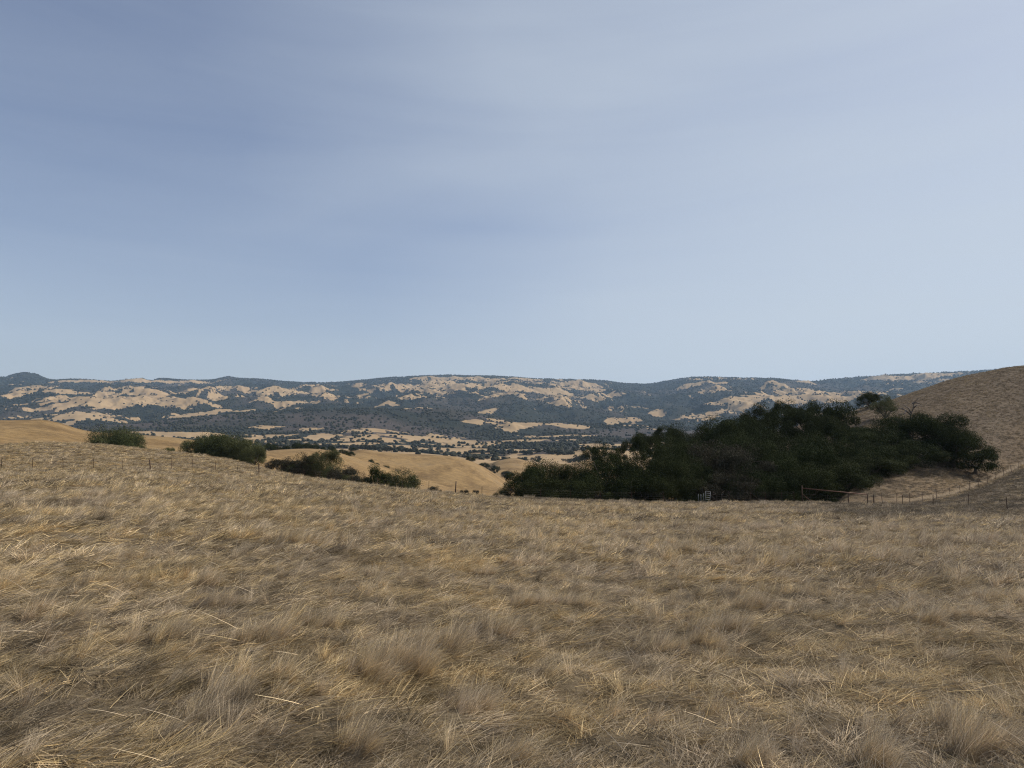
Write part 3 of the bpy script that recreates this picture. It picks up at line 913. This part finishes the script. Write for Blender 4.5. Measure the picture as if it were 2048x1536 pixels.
tree('oak_tree', 462, 143, 876, 70, 'sunlit oak just right of the tallest in the long domed clump', 'sunlit_leaf', 0, G1)
tree('oak_tree', 393, 150, 877, 70, 'left end of the long domed oak clump on the shoulder of the field', 'sunlit_leaf', 2, G1)
tree('oak_tree', 440, 146, 872, 84, 'tallest middle oak of the long domed clump on the shoulder of the field', 'sunlit_leaf', 3, G1)
tree('oak_tree', 482, 140, 879, 74, 'right of middle oak in the long domed clump on the shoulder', 'sunlit_leaf', 4, G1)
tree('oak_tree', 508, 134, 893, 44, 'low right end of the long domed oak clump, above a fence post', 'sunlit_leaf', 1, G1)
tree('oak_tree', 566, 132, 919, 62, 'low rounded tree at left end of the tree row below the orange hill', 'grey', 0, G1)
tree('oak_tree', 603, 130, 913, 56, 'grey green tree next to the tallest of the row below the orange hill', 'grey', 1, G1)
tree('oak_tree', 643, 128, 902, 58, 'tallest pointed oak of the row below the orange hill', 'sunlit_leaf', 2, G1)
tree('oak_tree', 690, 122, 938, 66, 'low grey green tree in the middle of the row below the orange hill', 'grey', 0, G1)
tree('oak_tree', 726, 116, 952, 50, 'low scrubby tree just left of the dark pair at the row end', 'grey', 1, G1)
tree('oak_tree', 757, 112, 933, 52, 'dark oak with uneven top second from the right end of the row', 'open', 0, G1)
tree('oak_tree', 808, 110, 942, 58, 'dense dark round oak at the right end of the row', 'sunlit_leaf', 0, G1)
tree('oak_tree', 778, 114, 958, 34, 'small dark oak squeezed between the two at the right end of the row', 'sunlit_leaf', 4, G1)
for px, yt, w, lb in ((19, 887, 9, 'tiny dark shrub at the far left on the crest of the field'), (52, 886, 12, 'tiny dark shrub on the crest, middle of three'),
                      (65, 885, 8, 'tiny dark shrub on the crest, right one of three'), (338, 897, 28, 'low dark shrub just left of the long domed oak clump')):
    tree('shrub', px, 160 if px < 100 else 158, yt - 1, w, lb, 'sunlit_leaf', 1, 'small shrubs on the crest of the field', cat='shrub', hmin=.9)
for px, yt, w, lb in ((868, 974, 30, 'low shrub at the field edge beside a fence post, right of the tree row'), (930, 981, 26, 'low bush at the field edge between two fence posts'),
                      (952, 981, 16, 'scrubby bush at the field edge left of the grove'), (1004, 976, 40, 'round bush touching the left tip of the dark grove')):
    tree('shrub', px, 100, yt, w, lb, 'grey' if px < 980 else 'sunlit_leaf', 0, 'low bushes along the field edge', cat='shrub', hmin=2.0)

# the ridge trees on the middle hills
G2 = 'small oaks on the middle golden hills'
for px, r, yt, w, lb in ((540, 415, 887, 26, 'leftmost dark oak on top of the middle orange hill'), (556, 420, 891, 18, 'small oak second from left on top of the middle orange hill'),
                         (573, 415, 892, 16, 'small oak third from left on top of the middle orange hill'), (595, 412, 886, 24, 'oak at the left of the flat group on the orange hill top'),
                         (612, 415, 887, 24, 'oak in the middle of the flat group on the orange hill top'), (629, 412, 888, 20, 'oak at the right of the flat group on the orange hill top'),
                         (646, 410, 896, 10, 'lone bush just right of the flat group on the orange hill top'), (664, 408, 894, 20, 'pointed oak where the orange hill starts to fall away'),
                         (686, 404, 903, 18, 'left oak of the dark row on the right shoulder of the orange hill'), (700, 402, 907, 20, 'right oak of the dark row on the right shoulder of the orange hill'),
                         (742, 440, 919, 14, 'open oak on the grassy slope, left of a pair'), (753, 440, 926, 14, 'open oak on the grassy slope, middle of three'),
                         (771, 436, 931, 18, 'open oak lowest on the grassy slope between two golden hills'), (706, 565, 895, 16, 'dark bush at the left top of the pale golden hill'),
                         (941, 590, 914, 22, 'flat dark bush behind the right shoulder of the pale golden hill'), (968, 640, 926, 24, 'oak below the right shoulder of the pale golden hill'),
                         (990, 640, 931, 20, 'oak standing by itself right of the pale golden hill'), (1015, 680, 942, 28, 'dark bush at the foot of the pale golden hill by the grove')):
    tree('oak_tree', px, r, yt, w, lb, 'dark', int(px) % 5, G2, hmin=2.5)

# the dark grove on the right: (px, distance, top row, width px, kind, label)
G3 = 'oaks of the dark grove'
GROVE = [
    (1052, 100, 938, 80, 'dark', 'lowest dark oak at the left tip of the grove'),
    (1100, 104, 927, 100, 'dark', 'rounded oak second from the left tip of the grove'),
    (1150, 102, 930, 90, 'dark', 'rounded oak third from the left tip, in the front row of the grove'),
    (1075, 95, 958, 90, 'dark', 'low front tree under the left tip of the grove'),
    (1205, 112, 889, 66, 'dark', 'taller oak that makes the first step up of the grove'),
    (1222, 98, 915, 120, 'dark', 'broad front oak of the grove below the first step up'),
    (1265, 122, 871, 62, 'open', 'open topped oak against the pale valley, left part of the grove'),
    (1330, 128, 852, 40, 'open', 'narrow round crown standing above the left part of the grove'),
    (1292, 126, 869, 60, 'dark', 'dark oak just left of the narrow round crown'),
    (1300, 96, 905, 120, 'dark', 'broad dark green front oak in the left centre of the grove'),
    (1366, 124, 860, 80, 'dark', 'oak behind the front row right of the narrow round crown'),
    (1385, 98, 918, 100, 'dark', 'front oak just behind the leaning metal panel'),
    (1430, 130, 842, 110, 'dark', 'smooth domed green oak in the rear row, centre of the grove'),
    (1490, 132, 838, 80, 'dark', 'domed oak in the rear row just left of the highest crowns'),
    (1436, 104, 893, 120, 'grey', 'grey green scrubby tree with pale twigs in the centre of the grove'),
    (1500, 100, 905, 110, 'grey', 'brownish grey front tree of the grove, right of the centre'),
    (1520, 140, 811, 70, 'open', 'leftmost of the highest ragged crowns of the grove'),
    (1568, 142, 804, 62, 'open', 'highest ragged crown of the grove'),
    (1612, 142, 808, 70, 'open', 'ragged high crown right of the highest one'),
    (1672, 144, 807, 78, 'open', 'ragged high crown beside the gap, right end of the high row'),
    (1560, 124, 862, 120, 'dark', 'black green oak in the shade under the highest crowns'),
    (1640, 118, 872, 110, 'dark', 'wide oak below the gap in the high crowns'),
    (1560, 102, 915, 110, 'dark', 'front oak left of the rusty pipe rail'),
    (1618, 106, 896, 120, 'dark', 'large front oak behind the left end of the rusty pipe rail'),
    (1690, 112, 889, 120, 'dark', 'large front oak behind the right end of the rusty pipe rail'),
    (1748, 116, 892, 100, 'dark', 'leafy oak at the grassy strip, right corner of the front row'),
    (1768, 128, 862, 120, 'dark', 'oak behind the corner oak, under the bare branches'),
    (1800, 132, 834, 110, 'dark', 'wide oak on the slope with bare branches rising over it'),
    (1860, 132, 830, 100, 'dark', 'tall rounded oak of the right wing of the grove'),
    (1905, 130, 852, 90, 'dark', 'spreading oak at the foot of the brown hill, second from the right end'),
    (1948, 131, 881, 84, 'open', 'low spreading oak with crooked limbs at the right end of the grove'),
    (1776, 116, 925, 60, 'dark', 'low leafy tree at the edge of the grassy strip'),
    (1600, 138, 818, 90, 'dark', 'dense oak that fills the dip between the highest ragged crowns'),
    (1650, 136, 835, 80, 'dark', 'dense oak just below the ragged crown beside the gap'),
    (1455, 128, 848, 90, 'dark', 'green domed oak between the two rear domes of the grove'),
    (1120, 94, 962, 110, 'dark', 'low leafy tree along the front edge, left part of the grove'),
    (1195, 93, 958, 110, 'dark', 'low leafy tree along the front edge below the first step up'),
    (1265, 93, 950, 110, 'dark', 'low leafy tree along the front edge, left of the centre'),
    (1345, 92, 955, 110, 'dark', 'low leafy tree along the front edge just left of the gate panel'),
    (1440, 93, 950, 120, 'grey', 'low twiggy tree along the front edge right of the gate panel'),
    (1525, 94, 945, 120, 'dark', 'low dark tree along the front edge left of the pipe rail'),
    (1600, 97, 935, 120, 'dark', 'low dark tree behind the left half of the pipe rail'),
    (1680, 104, 925, 120, 'dark', 'low dark tree behind the right half of the pipe rail'),
    (1735, 110, 915, 110, 'dark', 'low dark tree at the corner where the grassy strip begins'),
    (1820, 122, 885, 100, 'dark', 'oak with foliage reaching down to the grassy strip'),
    (1400, 112, 890, 120, 'dark', 'oak in the middle of the grove behind the gate panel'),
    (1490, 116, 875, 120, 'dark', 'oak in the middle of the grove below the domed rear oaks'),
    (1340, 110, 885, 110, 'dark', 'oak in the middle of the grove below the narrow round crown'),
    (1720, 136, 856, 90, 'dark', 'oak that closes the gap below the saddle of the hill'),
]
for i, (px, r, yt, w, kd, lb) in enumerate(GROVE):
    tree('oak_tree', px, r, yt, w * 1.12, lb, kd, i, G3)
tree('oak_tree', 1742, 178, 786, 42, 'dark round oak alone on the saddle of the brown hill', 'dark', 3, G3)
tree('shrub', 1774, 160, 793, 52, 'pale green feathery shrub beside the lone oak on the saddle', 'pale', 0, 'shrubs on the saddle', cat='shrub')


# crooked bare limbs that show over and under the grove
def snag(name, px, r, y0, pts, rad, label, mat, cat):
    az, te = azte(px, y0); az = float(az)
    x, y = r * math.sin(az), r * math.cos(az); z = float(te) * r
    k = r / F_
    e = link(name, None); e.location = (x, y, z); e['label'] = label; e['category'] = cat
    g = np.random.default_rng(7)
    parts = []
    for pl in pts:
        P = [((a) * k, g.normal(0, .3) if i else 0, -(b) * k) for i, (a, b) in enumerate(pl)]
        parts.append(tube(P, np.linspace(rad, rad * .3, len(P)), 6))
    link('trunk', mesh_poly('snag_mesh', parts[:1], mat), e)
    for p in parts[1:]: link('branch', mesh_poly('snag_branch_mesh', [p], mat), e)
    return e


snag('dead_tree', 1822, 133, 830, [[(-4, 90), (-3, 40), (0, 0), (4, -12), (3, -20), (10, -26), (14, -31)], [(4, -12), (12, -18), (22, -16)], [(3, -20), (9, -22), (14, -20), (20, -17)],
     [(0, 0), (-8, -8), (-16, -12), (-26, -10)], [(0, -4), (-4, -12), (-12, -18)], [(-8, -8), (-14, -2), (-24, 0)], [(-3, 40), (-12, 18), (-22, 8)]], .13,
     'bare grey branches of a dead tree rising over the grove before the hill', M_dead, 'dead tree')


def limbs(px, r, y0, pts, rad):
    az, te = azte(px, y0); az = float(az); k = r / F_
    x, y = r * math.sin(az), r * math.cos(az); z = float(te) * r
    return x, y, z, k


# ------------------------------------------------------------------ scattered valley oaks as things, the rest as a wood
cand_n = 9000
a_ = np.radians(rng.uniform(-36.5, 33, cand_n)); r_ = rng.uniform(1050, 2700, cand_n)
x_, y_ = r_ * np.sin(a_), r_ * np.cos(a_); z_ = height(x_, y_)
px_, py_ = project(x_, y_, z_)
wm = wood_mask(x_, y_, z_)
edge = (wm > .02) & (wm < .97)
pk = np.where(edge | ((fbm(x_ / 140, y_ / 140, 3, 333) > .22) & (wm < .5)))[0]
vis = [k for k in pk if px_[k] < 1560 and py_[k] < (905 if px_[k] < 1000 else 935) and not (px_[k] > 1240 and py_[k] > 870)]
vis.sort(key=lambda k: r_[k])
vis = vis[:235]
ZL = [(0, 420, 'small dark oak on the far valley floor beyond the left slopes'), (420, 700, 'small dark oak in the valley just behind the orange hill top'),
      (700, 960, 'small dark oak on the pale valley floor behind the pale golden hill'), (960, 1110, 'small dark oak among the brown mounds left of the grove'),
      (1110, 1600, 'small dark oak in the valley seen above the left end of the grove')]
for k in vis:
    lb = next((l for a, b, l in ZL if a <= px_[k] < b), ZL[0][2])
    e = link('valley_oak', None); e.location = (x_[k], y_[k], z_[k] - .3)
    w = rng.uniform(3.2, 7.0); h = w * rng.uniform(.95, 1.35)
    e.scale = (w, w, h); e.rotation_euler = (0, 0, rng.uniform(0, 6.28))
    link('crown', CR_FAR[k % 5], e); link('trunk', TRK_FAR[0], e)
    e['label'] = lb; e['category'] = 'tree'; e['group'] = 'oaks scattered over the valley'

# the far wood: one mass of small crowns on the wooded land
phi = (1 + 5 ** .5) / 2
ICO = np.array([(-1, phi, 0), (1, phi, 0), (-1, -phi, 0), (1, -phi, 0), (0, -1, phi), (0, 1, phi), (0, -1, -phi), (0, 1, -phi), (phi, 0, -1), (phi, 0, 1), (-phi, 0, -1), (-phi, 0, 1)], float)
ICO /= np.linalg.norm(ICO[0])
ICF = np.array([(0, 11, 5), (0, 5, 1), (0, 1, 7), (0, 7, 10), (0, 10, 11), (1, 5, 9), (5, 11, 4), (11, 10, 2), (10, 7, 6), (7, 1, 8), (3, 9, 4), (3, 4, 2), (3, 2, 6), (3, 6, 8), (3, 8, 9),
                (4, 9, 5), (2, 4, 11), (6, 2, 10), (8, 6, 7), (9, 8, 1)])
cn = 240000
a_ = np.radians(rng.uniform(-38, 38, cn)); r_ = rng.uniform(1100 ** 1.5, 9700 ** 1.5, cn) ** (1 / 1.5)
x_, y_ = r_ * np.sin(a_), r_ * np.cos(a_); z_ = height(x_, y_)
wm = wood_mask(x_, y_, z_)
tk = fbm(x_ / 160, y_ / 160, 3, 444, .6)
keep = (wm * (.42 + 1.5 * np.clip(tk, -.2, .6)) * (1 - .6 * chaparral(x_, y_)) + .03 + .15 * (tk > .2)) > rng.uniform(0, 1, cn)
cr_ = np.interp(a_, AZ, KR[-2])
keep &= r_ < cr_ + 60
x_, y_, z_, r_ = x_[keep], y_[keep], z_[keep], r_[keep]
m = len(x_)
rad = rng.uniform(2.6, 6.0, m) * (1 + .5 * sst(3000, 7000, r_))
V = ICO[None] * rng.uniform(.72, 1.2, (m, 12, 1)) * rad[:, None, None]
V[:, :, 2] *= .8
V += np.stack([x_, y_, z_ + rad * .45], 1)[:, None]
F = (ICF[None] + (np.arange(m) * 12)[:, None, None]).reshape(-1, 3)
wood_me = mesh_from('woodland', V.reshape(-1, 3), F, [M_farleaf], False, {'v': np.repeat(np.clip(rng.normal(.4, .17, m), 0, 1), 12)})
link('woodland', wood_me, kind='stuff', label='dark oak and scrub woodland covering the distant range and valley', category='woodland')
print('woodland crowns', m, 'grass tufts', len(GX))


# conifers on the skyline of the range
def conifer(seed):
    g = np.random.default_rng(seed); V = []; F = []
    for k in range(9):
        z = .12 + .88 * k / 9; rr = (1 - k / 9) * .28 + .03
        for s in range(9):
            a = 2 * math.pi * s / 9 + g.uniform(-.3, .3); q = rr * g.uniform(.6, 1.2); o = len(V)
            V += [(0, 0, z + .09), (q * math.cos(a - .35), q * math.sin(a - .35), z - .03), (q * 1.2 * math.cos(a), q * 1.2 * math.sin(a), z - .05), (q * math.cos(a + .35), q * math.sin(a + .35), z - .03)]
            F.append((o, o + 1, o + 2, o + 3))
    return mesh_from('conifer_crown_mesh', V, F, [M_farleaf], False, {'v': np.full(len(V), .3)})


CON = [conifer(1), conifer(2)]
CTR = mesh_poly('conifer_trunk_mesh', [tube([(0, 0, -.1), (0, 0, .5), (0, 0, .95)], [.03, .02, .006], 6)], M_bark)
for px, h in ((1370, 26), (1396, 18), (1418, 16), (1445, 14), (1551, 20), (1600, 14), (1704, 20), (1710, 18), (1728, 22), (1734, 17), (1745, 16), (1762, 26), (1768, 30), (1774, 24), (1790, 18),
              (1815, 16), (1848, 20), (1877, 28), (1901, 26), (1915, 18), (1926, 24), (1932, 20), (1944, 22), (1950, 26), (1957, 22), (1963, 24), (454, 14), (896, 14)):
    a = float(azte(px, 760)[0]); r = float(np.interp(a, AZ, KR[-2])) - 25
    x, y = r * math.sin(a), r * math.cos(a)
    e = link('conifer_tree', None); e.location = (x, y, hz(x, y) - 1); h *= 1.15; e.scale = (h * 1.1, h * 1.1, h); e.rotation_euler = (0, 0, px)
    link('crown', CON[px % 2], e); link('trunk', CTR, e)
    e['label'] = ('tiny dark conifer on the skyline of the blue range at right' if px > 1650 else 'tiny dark tree standing alone on the skyline of the middle range' if px > 1200 else
                  'tiny tree on a high point of the left skyline' if px < 600 else 'tiny tree on the highest point of the middle skyline')
    e['category'] = 'tree'; e['group'] = 'conifers on the skyline'


# ------------------------------------------------------------------ fences
def tpost(h):
    """steel T-post: flange, web and anchor plate"""
    return mesh_poly('t_post_mesh', [boxp(-.028, .028, -.006, .006, -.25, h), boxp(-.006, .006, .0062, .045, -.25, h - .002), boxp(-.05, .05, -.011, -.0062, -.2, .02)], M_post, False)


TP = tpost(1.2)
WP = mesh_poly('wooden_post_mesh', [tube([(0, 0, -.3), (.01, 0, .5), (0, 0, 1.35)], [.075, .07, .065], 9)], M_post)
def fence(name, pts, label, group=None, wires=(.25, .5, .75, 1.0, 1.15), wood=()):
    """pts: (px, r[, lean]) for every post"""
    P = []
    for q in pts:
        x, y, z = at_r(q[0], q[1]); P.append((x, y, z))
    e = link(name, None); e.location = P[0]
    e['label'] = label; e['category'] = 'fence'
    if group: e['group'] = group
    P = [np.array(p) - np.array(P[0]) for p in P]
    for i, p in enumerate(P):
        d = P[min(i + 1, len(P) - 1)] - P[max(i - 1, 0)]
        o = link('post', WP if i in wood else TP, e); o.location = p
        s = rng.uniform(.92, 1.12)
        o.scale = (1, 1, s); o.rotation_euler = (rng.normal(0, .03), rng.normal(0, .04), math.atan2(d[1], d[0]))
    for w in wires:
        parts = []
        for i in range(len(P) - 1):
            a, b = P[i] + (0, 0, w), P[i + 1] + (0, 0, w); mid = (a + b) / 2 - (0, 0, .03)
            parts.append(tube([a, mid, b], [.0035] * 3, 4))
        link('wire', mesh_poly('fence_wire_mesh', parts, M_wire), e)
    return e


def rc_at(px): return float(np.interp(float(azte(px, 900)[0]), AZ, KR[4]))
fence('wire_fence', [(-45, 101), (4, 100), (66, 99), (128, 98), (188, 97), (246, 97), (302, 97), (344, 99), (385, 101), (432, 102), (476, 102), (519, 102), (565, 101), (610, 100)] +
      [(px, rc_at(px) - .3) for px in (655, 705, 755, 806, 858, 911, 964, 1022, 1081, 1140, 1200, 1262, 1326)],
      'long wire fence of thin dark posts crossing the field from left edge to grove', wood=(6, 11, 19))
fence('wire_fence', [(px, rc_at(px) - .4) for px in (1424, 1457, 1500, 1529, 1562, 1586)], 'short stretch of wire fence in front of the grove between panel and pipe rail')
fence('wire_fence', [(1743, 86.5), (1762, 88), (1790, 91), (1816, 95), (1841, 98), (1870, 103), (1897, 108), (1917, 112), (1936, 116), (1954, 120), (1972.6, 124), (1989, 128), (2005.5, 132),
                     (2021, 137), (2036, 141), (2056, 147), (2080, 154)], 'wire fence climbing beside the track at the foot of the brown hill')
fence('wire_fence', [(1745, 84.5), (1801, 84), (1862, 83), (1932, 82), (2009, 79), (2095, 76)], 'wire fence with widely spaced posts crossing the dark weeds below the hill')


# rusty pipe rail frame (a wide braced opening)
def P3(px, r, dz=0.0):
    x, y, z = at_r(px, r); return np.array((x, y, z + dz))
p0, p1, p2 = P3(1602, 84.5), P3(1694, 85.0), P3(1732, 85.3)
e = link('pipe_rail_frame', None); e.location = p0
e['label'] = 'rusty pipe frame with one long top rail on three posts in front of the grove'; e['category'] = 'pipe rail'
for q, h in ((p0, 1.9), (p1, 1.35), (p2, 1.32)):
    link('post', mesh_poly('pipe_post_mesh', [tube([q - p0 + (0, 0, -.3), q - p0 + (0, 0, h)], [.055, .055], 10)], M_post), e)
link('rail', mesh_poly('pipe_rail_mesh', [tube([(0, 0, 1.62), (p2 - p0) * .5 + (0, 0, 1.42), p2 - p0 + (0, 0, 1.24)], [.05] * 3, 10)], M_pipe), e)
for a, b, c in ((p0 - p0, (p1 - p0) * .25, 1.0), (p2 - p0, p1 - p0 + (p2 - p1) * .55, 1.0)):
    link('brace', mesh_poly('pipe_brace_mesh', [tube([a + (0, 0, c), b + (0, 0, .05)], [.02, .02], 6)], M_pipe), e)
for w in (.35, .65, .95):
    link('wire', mesh_poly('rail_wire_mesh', [tube([(0, 0, w), p2 - p0 + (0, 0, w)], [.004, .004], 4)], M_wire), e)

# galvanised panel standing on end and its posts
q0 = P3(1408, 85.0)
e = link('metal_panel', None); e.location = q0; e.rotation_euler = (0, math.radians(7), math.radians(35))
e['label'] = 'pale galvanised gate panel seen nearly edge-on, open before the grove'; e['category'] = 'gate'
for xx in (0.0, .85):
    link('upright', mesh_poly('panel_upright_mesh', [tube([(xx, 0, 0), (xx, 0, 1.35)], [.035, .035], 8)], M_galv), e)
for zz in (.15, .4, .65, .9, 1.12, 1.33):
    link('bar', mesh_poly('panel_bar_mesh', [tube([(0, 0, zz), (.85, 0, zz)], [.022, .022], 8)], M_galv), e)
for px, h, lb in ((1395, 1.0, 'left short grey post beside the pale gate panel'), (1400, .95, 'middle short grey post beside the pale gate panel'), (1405, 1.05, 'grey post touching the pale gate panel')):
    q = P3(px, 85.2)
    o = link('short_post', mesh_poly('short_post_mesh', [tube([(0, 0, -.2), (.02, 0, h * .6), (0, 0, h)], [.04, .04, .038], 8)], M_galv)); o.location = q
    o['label'] = lb; o['category'] = 'post'; o['group'] = 'short grey posts by the panel'

# ------------------------------------------------------------------ air
V, F = boxp(-10500, 10500, -13200, 13200, -170, 760)
hm = bpy.data.materials.new('air'); hm.use_nodes = True
ht = hm.node_tree; ht.nodes.clear()
h = N(ht)
pv = h('ShaderNodeVolumePrincipled', {'Color': (.50, .72, 1.0, 1), 'Density': 4.0e-5, 'Anisotropy': .1})
h('ShaderNodeOutputMaterial', {'Volume': pv.outputs[0]})
hz_me = bpy.data.meshes.new('haze'); hz_me.from_pydata([tuple(v) for v in V], [], F); hz_me.materials.append(hm)
link('haze', hz_me, kind='stuff', label='thin blue haze lying over the distant range', category='haze')
